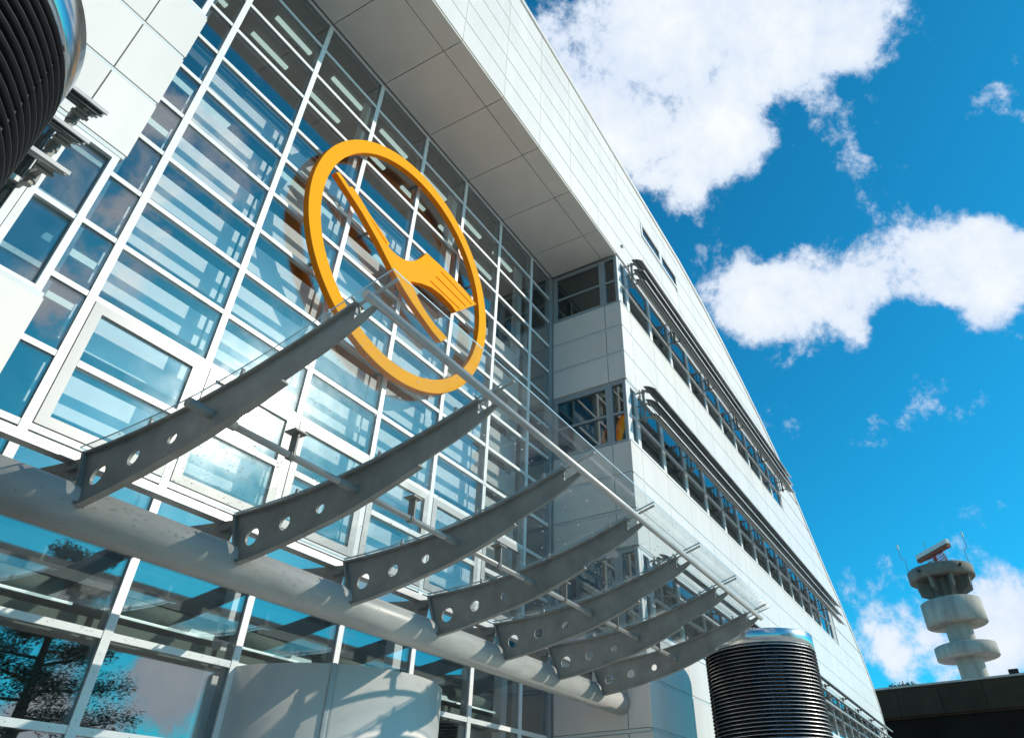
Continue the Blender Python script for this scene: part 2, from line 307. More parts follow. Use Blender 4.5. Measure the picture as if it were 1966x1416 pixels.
# ---- glass entrance wall
gw = box('glass_wall', 2.2, 17.1, 9.98, 10.06, GZ, ZK(16)-.3, M['panel_b'], bld)      # plinth carries the wall
rows = list(range(0, 17))
cols = [2.2]+XM+[17.03]
mw, tw = .062, .046
for i, x in enumerate(XM): box('mullion', x-mw, x+mw, 9.945, 9.983, ZK(16), 17.62, M['white'], gw); box('mullion_core', x-.048, x+.048, 10.018, 10.17, ZK(16), 17.62, M['greyframe'], gw)
box('mullion', 17.0, 17.10, 9.90, 10.12, ZK(16), 17.62, M['greyframe'], gw)
box('mullion', 2.1, 2.26, 9.90, 10.12, ZK(16), 17.62, M['white'], gw)
def sash_bay(c, k): return 1 <= c <= 6 and k in (10, 11)
for c in range(len(cols)-1):
    xa = cols[c]+(mw if c else .06); xb = cols[c+1]-(mw if c < len(cols)-2 else .03)
    for k in rows:
        if sash_bay(c, k) and k == 11: pass
        else: box('transom', xa+.002, xb-.002, 9.955, 9.983, ZK(k)-tw, ZK(k)+tw, M['white'], gw); box('transom_core', xa+.002, xb-.002, 10.018, 10.09, ZK(k)-.036, ZK(k)+.036, M['greyframe'], gw)
        if k < 16 and not sash_bay(c, k): box('pane', xa+.002, xb-.002, 9.985, 10.015, ZK(k+1)+tw+.002, ZK(k)-tw-.002, M['glass'], gw)
    if 1 <= c <= 6:
        z0, z1 = ZK(12)+tw+.012, ZK(10)-tw-.012
        w = MB(); f = .15
        xa2, xb2 = xa+.014, xb-.014
        w.box(xa2, xa2+f, 9.935, 10.04, z0, z1); w.box(xb2-f, xb2, 9.935, 10.04, z0, z1); w.box(xa2+f, xb2-f, 9.935, 10.04, z0, z0+f); w.box(xa2+f, xb2-f, 9.935, 10.04, z1-f, z1)
        wo_ = w.build('opening_window', M['sash'], bld)
        zc = ZK(11)
        box('glazing_bar', xa2+f+.002, xb2-f-.002, 9.93, 10.03, zc-.05, zc+.05, M['white'], wo_)
        box('pane', xa2+f+.002, xb2-f-.002, 9.975, 10.0, z0+f+.002, zc-.052, M['glass'], wo_)
        box('pane', xa2+f+.002, xb2-f-.002, 9.975, 10.0, zc+.052, z1-f-.002, M['glass'], wo_)
# sun boards hung behind the panes
for c in range(1, 7):
    xa, xb = cols[c]+.03, cols[c+1]-.03
    for k in range(4, 13):
        box('shade_board', xa, xb, 10.46, 10.49, ZK(k)-.56, ZK(k)+.08, M['board'], gw)
# rolled blinds behind the lowest panes
for c in range(1, 7):
    rb = tubeu('roller_blind', (cols[c]+.1, 10.55, 3.05), (cols[c]+1.5, 10.55, 3.02), .12, M['blind'], gw)
    box('blind_box', cols[c]+.05, cols[c+1]-.05, 10.5, 10.62, 2.52, 2.78, M['blind'], gw)
    box('strip_lamp', cols[c]+.2, cols[c]+1.7, 10.44, 10.47, 2.86, 2.89, M['lamp'], gw)
# rivets on the caps
rv = MB()
def rivet(x, z, y=9.944):
    c = P(x, y, z); n = 6; rr = .0058
    rv.add([c+Vector((rr*math.cos(t), -.0012, rr*math.sin(t))) for t in [2*math.pi*i/n for i in range(n)]], [tuple(range(n))])
for x in XM:
    z = 1.5
    while z < 17.5: rivet(x, z); z += .54
for c in range(len(cols)-1):
    for k in rows:
        if sash_bay(c, k): continue
        x = cols[c]+.25
        while x < cols[c+1]-.1: rivet(x, ZK(k), 9.954); x += .5
tag(rv.build('rivet', M['joint'], gw), kind='stuff')

# ---- soffit
sf = box('soffit', 2.0, 17.3, 7.25, 10.2, 17.70, 17.98, M['joint'], bld)
for i in range(-1, 8):
    xa = 3.55+2.03*i; xb = min(xa+2.03, 17.14); xa = max(xa, 1.5)
    if xb-xa < .1: continue
    box('soffit_panel', xa+.012, xb-.012, YF+.03, 7.82, 17.63, 17.70, M['soffit'], sf)
    box('soffit_panel', xa+.012, xb-.012, 7.845, 9.88, 17.63, 17.70, M['soffit'], sf)

# ---- white cladding: rows of panels with recessed joint strips
wall = MB()
def backing(x0, x1, z0, z1):      # thin slab behind the panels following the roof line
    xs = [x0]+[x for x, _ in roofpts if x0 < x < x1]+[x1]
    xs = sorted(set(xs+[x0+(x1-x0)*t/24 for t in range(25)]))
    pr = [(x, min(z1, roof(x)-.05)) for x in xs]; pr = [(x, z) for x, z in pr if z > z0+.02]
    if len(pr) < 2: return
    prism_xz(wall, [(pr[0][0], z0), (pr[-1][0], z0)]+pr[::-1], YF+.045, YF+.16)
backing(-9, 57.75, 17.66, 21.16); backing(-9, 20.1, 21.16, 22.42); backing(24.4, 57.75, 21.16, 22.42); backing(-9, 57.75, 22.42, 24.6)
for k0, k1, xe in BANDS: backing(XR+.07, 57.75, *((ZK(k1+3), ZK(k1)-.02) if k1 < 12 else (GZ, ZK(k1)-.02)))
for k0, k1, xe in BANDS: backing(xe+.1, 57.75, ZK(k1)-.02, ZK(k0)+.06)
for k0, k1 in ((2, 5), (7, 10), (12, 19)): backing(-9, XL, ZK(k1) if k1 < 19 else GZ, ZK(k0)-.02)
cw = wall.build('cladding_wall', M['joint'], bld)
ret = MB(); ret.box(XR+.052, XR+.16, 7.37, 9.95, GZ, ZK(12)-.02); ret.box(XR+.052, XR+.16, 7.37, 9.95, ZK(10), ZK(7)-.02); ret.box(XR+.052, XR+.16, 7.37, 9.95, ZK(5), ZK(2)-.02)
cr_ = ret.build('return_wall', M['joint'], bld)
gap = .009; ch = .038
npan = [0]; far = MB()
def panel(x0, x1, z0, z1):
    x0 += gap; x1 -= gap; z0 += ch; z1 -= ch
    xs = [x0+(x1-x0)*t/6 for t in range(7)]; tp = [(x, min(z1, roof(x)-.02)) for x in xs]; tp = [(x, z) for x, z in tp if z > z0+.03]
    if len(tp) < 2 or tp[-1][0]-tp[0][0] < .05: return
    mtl = M['panel'] if random.random() < .7 else M['panel_b']
    full = all(abs(z-z1) < 1e-6 for _, z in tp) and len(tp) == 7
    npan[0] += 1
    if x0 > 33:
        prism_xz(far, [(tp[0][0], z0), (tp[-1][0], z0)]+tp[::-1], YF, YF+.05); return
    if full: box('cladding_panel', x0, x1, YF, YF+.05, z0, z1, mtl, cw)
    else:
        q = MB(); prism_xz(q, [(tp[0][0], z0), (tp[-1][0], z0)]+tp[::-1], YF, YF+.05); q.build('cladding_panel', mtl, cw, False, P(tp[0][0], YF, z0))
fx = [3.55+2.03*i for i in range(-6, 8)]+[XG[i]+.0 for i in range(1, 20)]+[57.76]
topw = [(20.28, 22.1), (22.45, 24.22)]
for k in range(-7, 0):
    for a, b in zip(fx, fx[1:]):
        if k == -4 and any(a < (p+q)/2 < b for p, q in topw): continue
        panel(a, b, ZK(k+1)+(0.06 if k == -1 else 0), ZK(k))
rx = [XR-.012]+XG+[57.76]
for k in range(0, 17):
    for a, b in zip(rx, rx[1:]):
        bd = [xe for k0, k1, xe in BANDS if k0 <= k < k1]
        if bd and a < bd[0]-.3: continue
        panel(a, b, ZK(k+1), ZK(k))
lx = [-9, -6.53, -4.5, -2.47, -.44, 1.59, XL+.012]
for k in range(2, 17):
    if k in (5, 6, 10, 11): continue
    for a, b in zip(lx, lx[1:]): panel(a, b, ZK(k+1), ZK(k))
tag(far.build('cladding_panel', M['panel'], cw), kind='stuff')
for k in range(-6, 17):               # strips lying in the horizontal joints
    z = ZK(k); xe = 57.7
    while roof(xe)-.1 < z and xe > 18: xe -= .1
    segs = [(-9, xe)] if k <= 0 else [(-9, XL-.01), (XR+.06, xe)]
    for a, b in segs:
        if any(k0 < k < k1 for k0, k1, _ in BANDS): continue
        if k == 0: a = XR+.2 if a == -9 else a
        if k == 0: continue
        box('joint_strip', a, b, YF+.012, YF+.05, z-.03, z+.03, M['strip'], cw)
# panels of the wing's return face
for k in [2, 3, 4, 7, 8, 9, 12, 13, 14, 15, 16]:
    z1, z0 = ZK(k)-.05, ZK(k+1)+.05
    box('cladding_panel', XR, XR+.05, 7.253, 7.80, z0, z1, M['panel_b'], cr_); box('cladding_panel', XR, XR+.05, 7.825, 9.86, z0, z1, M['panel_b'], cr_)
    if k not in (2, 7, 12): box('joint_strip', XR+.014, XR+.05, 7.256, 9.88, ZK(k)-.036, ZK(k)+.036, M['strip'], cr_)
box('corner_post', XR+.002, XR+.12, 9.88, 9.97, GZ, 17.6, M['greyframe'], bld)
# corner trim between front and return face
# roof edge trim and roof skin
def roofstrip(name, y0, y1, up, dn, material):
    n = len(roofpts)-1; V = []
    for x, z in roofpts[:-1]:
        dx = .0 if z > 20 else .06; V += [P(x+dx, y0, z+up), P(x+dx, y1, z+up), P(x, y1, z-dn), P(x, y0, z-dn)]
    Fc = []
    for i in range(n-1):
        for j in range(4): Fc.append((4*i+j, 4*i+(j+1) % 4, 4*i+4+(j+1) % 4, 4*i+4+j))
    Fc += [(3, 2, 1, 0), (4*n-4, 4*n-3, 4*n-2, 4*n-1)]
    return mesh(name, V, Fc, material, bld)
roofstrip('roof_edge', YF-.05, YF+.35, .06, .16, M['panel']); roofstrip('roof', YF+.36, 24.2, .02, .12, M['soffit'])
box('end_wall', 57.55, 57.75, YF+.17, 24, GZ, 6.6, M['panel'], bld)
box('wall_fixture', 17.62, 17.72, 7.12, 7.19, 18.38, 18.48, M['joint'], bld)

# ---- windows of the wings
def window(x0, x1, z0, z1, y, parent=bld, tz=None, fr=.075, name='window', ax='x', fm=None, depth=.16, proud=.0):
    fm = fm or M['white']
    w = MB()
    def bx(mb, a0, a1, y0, y1, c0, c1):
        if ax == 'x': mb.box(a0, a1, y0, y1, c0, c1)
        else: mb.box(y0, y1, a0, a1, c0, c1)
    bx(w, x0, x0+fr, y-proud, y+depth, z0, z1); bx(w, x1-fr, x1, y-proud, y+depth, z0, z1); bx(w, x0+fr, x1-fr, y-proud, y+depth, z0, z0+fr); bx(w, x0+fr, x1-fr, y-proud, y+depth, z1-fr, z1)
    if tz: bx(w, x0+fr, x1-fr, y+.012, y+depth, tz-.035, tz+.035)
    o = w.build(name, fm, parent)
    zz = [(z0+fr+.002, (tz-.037) if tz else z1-fr-.002)]+([(tz+.037, z1-fr-.002)] if tz else [])
    for a, b in zz:
        if ax == 'x': box('pane', x0+fr+.002, x1-fr-.002, y+.06, y+.08, a, b, M['wglass'], o)
        else: box('pane', y+.06, y+.08, x0+fr+.002, x1-fr-.002, a, b, M['wglass'], o)
    return o
for k0, k1, xe in BANDS:
    z0, z1 = ZK(k1)+.0, ZK(k0)-.02
    xs = [XR+.2]+[x for x in XG if x < xe-.5]+[xe]
    for a, b in zip(xs, xs[1:]):
        window(a+.004, b-.004, z0, z1, YF+.03, tz=z0+1.0, fr=.11)
    box('window_sill', XR+.01, xe, YF-.02, YF+.03, z0-.04, z0-.002, M['white'], bld)
    # return side: wide and narrow light, framed in grey
    window(7.83, 9.86, z0-.04 if k0 else z0-.04, z1, XR+.02, tz=z0+1.02, fr=.14, ax='y', fm=M['greyframe'])
    window(7.27, 7.825, z0-.04, z1, XR+.02, tz=z0+1.0, fr=.09, ax='y', fm=M['greyframe'])
    box('corner_post', XR+.015, XR+.19, YF+.035, 7.265, z0-.04, z1, M['white'], bld)
for a, b in topw: window(a-.16, b+.16, 21.18, 22.4, YF+.005, fr=.12)
for k0, k1 in ((5, 7), (10, 12)):
    z0, z1 = ZK(k1)-.0, ZK(k0)-.02
    for a, b in ((1.57, 2.16), (-.46, 1.57), (-2.49, -.46), (-4.52, -2.49)):
        window(a+.004, b-.004, z0, z1, YF+.02, tz=z0+1.06, fr=.075)

# ------------------------------------------------------------------ sun louvres
def louvre(x0, x1, zt, label, first, step=4.06):
    t = thing('sun_louvre', P(x0, 6.97, zt), label, 'sun louvre', 'sun louvres along the window bands')
    for i, (yi, zi, yo, zo) in enumerate(((6.88, .08, 6.47, -.15), (6.85, -.42, 6.46, -.65), (6.78, -.93, 6.44, -1.15))):
        ln = []
        for q in range(7):
            f = q/6; ln.append((yi+(yo-yi)*f, zt+zi+(zo-zi)*f+.045*math.sin(math.pi*f)))
        b = strip_yz('blade', ln, .022, x0, x1, M['blade'], t)
        box('blade_lip', x0, x1, yo-.02, yo-.001, zt+zo-.035, zt+zo+.012, M['rod'], b)
        for p in (.3, .62):
            yy, zz = yi+(yo-yi)*p, zt+zi+(zo-zi)*p; box('blade_rib', x0+.01, x1-.01, yy-.012, yy+.012, zz-.03, zz+.018, M['blade'], b)
    x = first; lo, hi = min(x0, x1), max(x0, x1)
    while lo-.2 <= x <= hi+.2:
        b = MB()
        b.tube(P(x, 6.98, zt+.06), P(x, 6.98, zt-1.12), .028, 10); b.tube(P(x, 7.10, zt+.1), P(x, 7.10, zt-1.05), .016, 8)
        for yi, zi in ((6.86, .02), (6.83, -.47), (6.77, -.97)):
            b.box(x-.022, x+.022, 6.72, 7.24, zt+zi-.05, zt+zi-.01); b.box(x-.07, x+.07, yi-.09, yi+.04, zt+zi-.06, zt+zi-.03)
            b.tube(P(x-.09, yi-.02, zt+zi-.07), P(x+.09, yi-.02, zt+zi-.07), .014, 8); b.tube(P(x, 6.98, zt+zi-.1), P(x, 6.98, zt+zi+.02), .04, 10)
        b.build('bracket', M['steel'], t); x += step if x1 > x0 else -step
louvre(17.78, 38.8, 17.62, 'grey three-blade sun louvre along the uppermost long window band', 17.95)
louvre(17.78, 45.8, 12.06, 'grey three-blade sun louvre along the middle window band of the long wing', 17.95)
louvre(17.78, 55.0, 6.62, 'grey three-blade sun louvre along the lowest window band, behind the canopy glass', 17.95)
louvre(1.62, -4.5, 6.62, 'short end of a three-blade sun louvre beside the dark ribbed stack', 1.5)

# ------------------------------------------------------------------ emblem
EM = P(9.52, 9.63, 12.04); TH = .16*S
em = thing('emblem_sign', EM, 'round yellow sign with a flying crane in a ring on the glass wall', 'sign')
def em_mesh(name, loops, parent):
    V, Fc = shape2d(loops, TH/2-.004, .004); V = [Vector((v.x, TH/2-v.z, v.y))+EM for v in V]
    o = mesh(name, V, Fc, M['yellow'], parent, False, EM); o.data.materials.append(M['orange'])
    for p in o.data.polygons:
        if p.normal.y > -.9: p.material_index = 1
    return o
N = 128; ro, ri = 3.335*S, 3.0*S
circ = lambda r, n=N: [(r*math.cos(2*math.pi*i/n), r*math.sin(2*math.pi*i/n)) for i in range(n)]
for i in range(6):        # the ring is welded up from six sheet-metal arcs
    a0, a1 = math.radians(i*60+17)+.0006, math.radians(i*60+77)-.0006
    ang = [a0+(a1-a0)*q/22 for q in range(23)]
    em_mesh('ring_segment', [[(ro*math.cos(a), ro*math.sin(a)) for a in ang]+[(ri*math.cos(a), ri*math.sin(a)) for a in ang[::-1]]], em)
crane = [(-1.869, .434), (-1.821, .486), (-1.668, .443), (-1.575, .398), (-1.523, .454), (-1.332, .389), (-1.095, .262), (-.811, .150), (-.542, .04), (-.574, -.032), (-.439, -.051), (-.31, -.045), (-.204, -.02), (-.11, .02), (-.024, .072), (.104, .198), (.229, .368), (.328, .56), (.629, .575), (1.086, .576), (1.512, .545), (1.855, .479), (1.301, -.09), (1.121, -.039), (.837, -.023), (.571, -.057), (.326, -.155), (.052, -.311), (.142, -.39), (.319, -.531), (.517, -.639), (.794, -.737), (1.138, -.788), (.995, -.958), (.714, -.89), (.443, -.793), (.176, -.686), (-.092, -.556), (-.363, -.403), (-.552, -.275), (-.774, -.115), (-.99, .012), (-1.225, .149), (-1.557, .297)]
def slot(a, b, w):
    a, b = Vector(a), Vector(b); d = (b-a).normalized(); n = Vector((-d.y, d.x))*w/2; return [tuple(a-n), tuple(b-n), tuple(b+n), tuple(a+n)]
slots = [slot((.512, .053), (1.385, .032), .03), slot((.64, .253), (1.555, .211), .03), slot((.752, .451), (1.715, .375), .03)]
neck = [(-1.109, .204), (-.908, .118), (-.744, .036), (-.61, -.022), (-.60, .002), (-.744, .064), (-.908, .142)]
em_mesh('crane', [crane]+slots+[neck], em)
for x, z in ((-1.8, 1.1), (1.85, 1.0), (-1.7, -1.25), (1.75, -1.2), (0, 2.1), (0, -2.1)):
    k = 2.11/math.hypot(x, z); mb = MB(); mb.tube(EM+Vector((x*k, TH-.005, z*k)), EM+Vector((x*k, .232, z*k)), .03, 10); mb.build('standoff', M['steel'], em)
for x, z in ((-.9, .05), (.05, -.1), (.9, .3)):
    mb = MB(); mb.tube(EM+Vector((x, TH-.005, z)), EM+Vector((x, .232, z)), .03, 10); mb.build('standoff', M['steel'], em)

# ------------------------------------------------------------------ canopy
cp = thing('entrance_canopy', P(9.66, 8.07, 3.21), 'glass entrance canopy on curved steel beams and a thick horizontal tube', 'canopy')
tubeu('main_tube', (XL+.02, 7.985, 3.07), (XR-.006, 7.985, 3.07), .25, M['tube'], cp, 48)
box('rail', XL+.02, XR-.02, 8.2, 8.34, 3.65, 3.76, M['rod'], cp)
tubeu('front_rod', (3.40, 3.95, 4.185), (15.95, 3.95, 4.185), .046, M['rod'], cp, 20)
top = [(7.98, 3.69), (7.55, 3.69), (7.14, 3.705), (6.8, 3.725), (6.45, 3.76), (6.1, 3.81), (5.7, 3.88), (5.4, 3.945), (5.1, 4.02), (4.85, 4.085), (4.59, 4.16), (4.19, 4.285)]
bot = [(7.72, 3.04), (7.4, 3.075), (7.15, 3.11), (6.8, 3.165), (6.53, 3.22), (6.25, 3.27), (5.96, 3.335), (5.65, 3.425), (5.32, 3.535), (4.98, 3.66)]
webb = [(4.98, 3.68), (4.75, 3.76), (4.5, 3.845), (4.3, 3.93), (4.12, 4.02), (3.97, 4.12)]
outl = [(y, z) for y, z in bot]+webb+[(3.95, 4.19), (4.21, 4.10), (4.21, 4.25)]+[(y, z-.01) for y, z in top[::-1]]
def hole(y, z, r, n=20): return [((y-8)*S+r*S*math.cos(2*math.pi*i/n), (z-3.4)*S+r*S*math.sin(2*math.pi*i/n)) for i in range(n)]
wv, wf = shape2d([[((y-8)*S, (z-3.4)*S) for y, z in outl], hole(7.58, 3.33, .112), hole(7.03, 3.39, .088), hole(6.46, 3.455, .066)], .011)
beam0 = None
for i, x in enumerate(XM):
    c = P(x, 8, 3.4); V = [Vector((v.z, v.x, v.y))+c for v in wv]
    b = mesh('beam', V, wf, M['steel'], cp, False, c)
    strip_yz('top_flange', top, .03, x-.06, x+.06, M['steel'], b); strip_yz('bottom_flange', bot, .024, x-.042, x+.042, M['steel'], b)
    prism_yz('end_plate', [(7.985, 3.70), (7.72, 3.03), (7.755, 3.02), (8.02, 3.69)], x-.065, x+.065, M['steel'], b)
    prism_yz('back_stub', [(8.02, 3.64), (8.02, 3.30), (8.6, 3.34), (9.92, 3.55), (9.92, 3.86), (8.6, 3.70)], x-.016, x+.016, M['steel'], b)
    box('stub_flange', x-.07, x+.07, 8.02, 8.2, 3.50, 3.535, M['steel'], b)
    tubeu('rod_sleeve', (x-.3, 5.92, 3.565), (x+.26, 5.92, 3.565), .05, M['steel'], b, 16)
    for q in range(3):
        f = (0, .5, .92)[q]; yy = 6.9-f*2.6
        zz = np.interp(-yy, [-a for a, _ in top], [z for _, z in top]); tubeu('glass_bolt', (x-.05, yy, zz-.01), (x-.05, yy, zz+.07), .022, M['rod'], b, 8)
    arm = MB(); arm.tube(P(x, 4.2, 4.27), P(x, 3.74, 4.40), .012, 8); arm.tube(P(x, 4.2, 4.27), P(x-.07, 4.24, 4.33), .009, 8); arm.tube(P(x, 4.2, 4.27), P(x+.06, 4.22, 4.20), .009, 8)
    arm.build('tip_arm', M['rod'], b)
rodx = [3.42]+[x for x in XM]+[15.9]
tubeu('middle_rod', (3.44, 5.92, 3.565), (15.92, 5.92, 3.565), .038, M['rod'], cp, 20)
for a, b in zip(XM, XM[1:]):
    x = (a+b)/2-.02; mb = MB()
    mb.box(x-.012, x+.012, 5.86, 5.97, 3.55, 3.83); mb.box(x-.09, x+.09, 5.83, 6.0, 3.83, 3.85); mb.tube(P(x-.03, 5.92, 3.565), P(x+.03, 5.92, 3.565), .055*S, 16)
    mb.build('bracket', M['steel'], cp)
gl = [(8.05, 3.755), (7.55, 3.76), (7.14, 3.775), (6.66, 3.805), (6.17, 3.865), (5.7, 3.95), (5.3, 4.04), (5.02, 4.11), (4.7, 4.20), (4.42, 4.285), (4.1, 4.375), (3.74, 4.47)]
gx = [3.48]+XM[1:-1]+[16.2]
for a, b in zip(gx, gx[1:]):
    o = strip_yz('glass_sheet', gl, .022, a+.004, b-.004, M['cglass'], cp); o.data.materials.append(M['cedge'])
    n = len(o.data.polygons); L_ = len(gl)
    for j, p in enumerate(o.data.polygons):
        if p.area < .05 and (abs(p.normal.x) > .9 or j >= n-2): p.material_index = 1
# rain drops on the sheets
dv = MB()
def drop(c, r):
    V = [c+Vector((0, 0, r*.55))]; Fc = []
    for h, q in ((.38, .7), (0, 1.0)):
        for i in range(6): t = math.pi*i/3; V.append(c+Vector((r*q*math.cos(t), r*q*math.sin(t), r*h)))
    for i in range(6): Fc += [(0, 1+i, 1+(i+1) % 6), (1+i, 7+i, 7+(i+1) % 6, 1+(i+1) % 6)]
    dv.add(V, Fc)
gy = [-a for a, _ in gl]; gzv = [b for _, b in gl]
for i in range(1500):
    x = random.uniform(3.5, 16.15); y = 3.75+4.25*random.random()**.8
    if random.random() < .2: x = 3.5+abs(random.gauss(0, 3.2)); y = random.gauss(6.9, .9)
    if not (3.77 < y < 8.02 and x < 16.15): continue
    z = float(np.interp(-y, gy, gzv)); drop(P(x, y, z)+Vector((0, 0, .001)), random.choice((.004, .005, .006, .008, .011)))
tag(dv.build('rain_drops', M['drop'], cp), kind='stuff')

# ------------------------------------------------------------------ entrance drum
dc = P(9.66, 10.1, GZ); dr = thing('entrance_drum', dc, 'white half-round entrance drum standing against the glass wall under the canopy', 'entrance')
RD = 2.0*S; zt = P(0, 0, 2.47).z
def arc(a0, a1, r, n): return [(dc.x+r*math.cos(math.radians(a0+(a1-a0)*i/n)), dc.y+r*math.sin(math.radians(a0+(a1-a0)*i/n))) for i in range(n+1)]
def shell(name, a0, a1, r0, r1, z0, z1, material, n=40):
    o, i = arc(a0, a1, r1, n), arc(a0, a1, r0, n); k = n+1
    V = [(x, y, z) for z in (z0, z1) for x, y in o]+[(x, y, z) for z in (z0, z1) for x, y in i]; Fc = []
    for q in range(n): Fc += [(q, q+1, k+q+1, k+q), (2*k+q, 3*k+q, 3*k+q+1, 2*k+q+1), (k+q, k+q+1, 3*k+q+1, 3*k+q), (q, 2*k+q, 2*k+q+1, q+1)]
    Fc += [(0, k, 3*k, 2*k), (n, 2*k+n, 3*k+n, k+n)]
    ob = mesh(name, V, Fc, material, dr, False, dc)
    for p in ob.data.polygons: p.use_smooth = abs(p.normal.z) < .5
    return ob
SA = 228.5
shell('drum_panel', 180, SA-.9, RD-.05, RD, 0, zt, M['panel']); shell('drum_panel', SA+.9, 300, RD-.05, RD, 0, zt, M['panel']); shell('drum_panel', 300.4, 360, RD-.05, RD, 0, zt, M['panel'])
shell('seam_strip', SA-1.0, SA+1.0, RD-.045, RD+.012, 0, zt+.004, M['strip'], 4)
pl = arc(180, 360, RD-.055, 40); mesh('drum_roof', [(x, y, zt-.02) for x, y in pl], [tuple(range(len(pl)))], M['soffit'], dr, False, dc)

# ------------------------------------------------------------------ ribbed vent stacks
RS = 1.425*S; PITCH = .0835*S; HT = P(0, 0, 4.63).z; BAND = .32*S
def lathe(prof, n=72):
    V = []; Fc = []
    for r, z in prof:
        for i in range(n): t = 2*math.pi*i/n; V.append((r*math.cos(t), r*math.sin(t), z))
    for j in range(len(prof)-1):
        for i in range(n): Fc.append((j*n+i, j*n+(i+1) % n, (j+1)*n+(i+1) % n, (j+1)*n+i))
    return V, Fc
rV, rF = lathe([(RS-.085, .034), (RS-.030, .007), (RS-.006, -.005), (RS-.001, -.003), (RS, .001), (RS-.018, .014), (RS-.036, .029), (RS-.060, .047), (RS-.085, .060)], 72)     # blade sloping down and outwards
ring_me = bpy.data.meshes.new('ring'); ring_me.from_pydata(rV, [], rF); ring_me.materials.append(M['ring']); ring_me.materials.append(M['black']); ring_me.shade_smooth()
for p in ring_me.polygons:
    if p.index//72 < 4: p.material_index = 1  # underside and lip of each blade coloured black: shade put into the colour
def stack(cx, cy, label):
    c = Vector((cx, cy, 0)); t = thing('vent_stack', c, label, 'vent stack', 'ribbed round vent stacks')
    def lm(name, prof, material, n=96):
        V, Fc = lathe(prof, n); o = mesh(name, [Vector(v)+c for v in V], Fc, material, t, False, c)
        for p in o.data.polygons: p.use_smooth = abs(p.normal.z) < .6
        return o
    lm('core', [(RS-.08, 0), (RS-.08, HT-.02), (.01, HT-.02)], M['black'])
    lm('rim_band', [(RS-.07, HT-BAND), (RS-.015, HT-BAND), (RS-.008, HT-BAND+.004), (RS-.008, HT-.006), (RS-.014, HT), (RS-.05, HT), (RS-.05, HT-.1), (.01, HT-.1)], M['stain'])
    n = int((HT-BAND)/PITCH)
    for i in range(n):
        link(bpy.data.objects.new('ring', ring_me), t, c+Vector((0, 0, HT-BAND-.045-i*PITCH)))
    for a in (200, 262, 324, 30, 110):
        q = math.radians(a); d = Vector((math.cos(q), math.sin(q), 0)); mb = MB(); mb.tube(c+d*(RS-.03)+Vector((0, 0, .05)), c+d*(RS-.03)+Vector((0, 0, HT-BAND)), .012, 8); mb.build('stay_rod', M['black'], t)
q = P(.9682*20.45, .2502*20.45, 0); stack(q.x, q.y, 'ribbed steel vent stack with shiny rim standing before the white wing')
q = P(4.95*math.sin(-.1), 4.95*math.cos(-.1), 0); stack(q.x, q.y, 'dark ribbed vent stack with shiny rim overlapping the panelled wing and short louvre')

# ------------------------------------------------------------------ radar tower (about 130 m away along the runway side)
TX, TY = 130.0, -6.66+.0132*130
tw_ = thing('radar_tower', (TX, TY, 0), 'concrete airport tower with stacked round galleries and a radar antenna', 'tower')
tc0 = Vector((TX, TY, 0)); zz = lambda e: EYE+e*130
def lt(name, prof, material=M['conc'], parent=tw_, n=64):
    V, Fc = lathe(prof, n); o = mesh(name, [Vector(v)+tc0 for v in V], Fc, material, parent, False, tc0)
    for p in o.data.polygons: p.use_smooth = abs(p.normal.z) < .5
    return o
TC = M['conc']
lt('shaft', [(1.92, 0), (1.92, zz(.275))])
lt('gallery', [(1.85, zz(.184)), (4.30, zz(.1835)), (4.43, zz(.1842)), (4.43, zz(.1968)), (4.25, zz(.1975)), (1.85, zz(.1975))])
lt('gallery', [(1.85, zz(.2208)), (4.32, zz(.2203)), (4.45, zz(.2210)), (4.45, zz(.2468)), (4.25, zz(.2476)), (1.85, zz(.2476))])
lt('top_deck', [(1.85, zz(.274)), (4.8, zz(.2735)), (4.97, zz(.2745)), (4.97, zz(.2858)), (4.8, zz(.2868)), (.02, zz(.2868))], M['concw'])
lt('collar', [(1.95, zz(.2478)), (1.95, zz(.2739))], M['concw'])
for i in range(8):
    a = math.radians(22+45*i); d = Vector((math.cos(a), math.sin(a), 0)); n = Vector((-d.y, d.x, 0))*.2
    pr = [(1.8, zz(.2478)), (2.1, zz(.2478)), (2.25, zz(.2535)), (4.15, zz(.2605)), (4.35, zz(.2739)), (1.8, zz(.2739))]; k_ = len(pr)
    V = [tc0+d*r+Vector((0, 0, z))+n for r, z in pr]+[tc0+d*r+Vector((0, 0, z))-n for r, z in pr]
    mesh('buttress', V, [tuple(range(k_)), tuple(range(2*k_-1, k_-1, -1))]+[(i_, k_+i_, k_+(i_+1) % k_, (i_+1) % k_) for i_ in range(k_)], M['concw'], tw_, False, tc0)
# antenna
az = math.radians(42); dx = Vector((math.cos(az), math.sin(az), 0)); dn = Vector((-dx.y, dx.x, 0)); z0 = zz(.2868)
ab = MB(); ab.tube(tc0+Vector((0, 0, z0)), tc0+Vector((0, 0, z0+2.3)), .3, 12); ab.build('antenna_mount', M['red'], tw_)
def bar(name, h0, h1, half, depth, off, material):
    c = tc0+dn*off; V = []
    for sx in (-1, 1):
        for sy in (-1, 1):
            for h in (h0, h1): V.append(c+dx*half*sx+dn*depth*sy+Vector((0, 0, z0+h)))
    return mesh(name, V, [(0, 1, 3, 2), (4, 6, 7, 5), (0, 4, 5, 1), (2, 3, 7, 6), (1, 5, 7, 3), (0, 2, 6, 4)], material, tw_, False, tc0)
tilt = .0
bar('antenna_bar', 3.05, 3.75, 4.0, .30, 0, M['pale']); bar('antenna_bar', 2.45, 3.04, 3.95, .36, 0, M['redbrown'])
dish = MB()
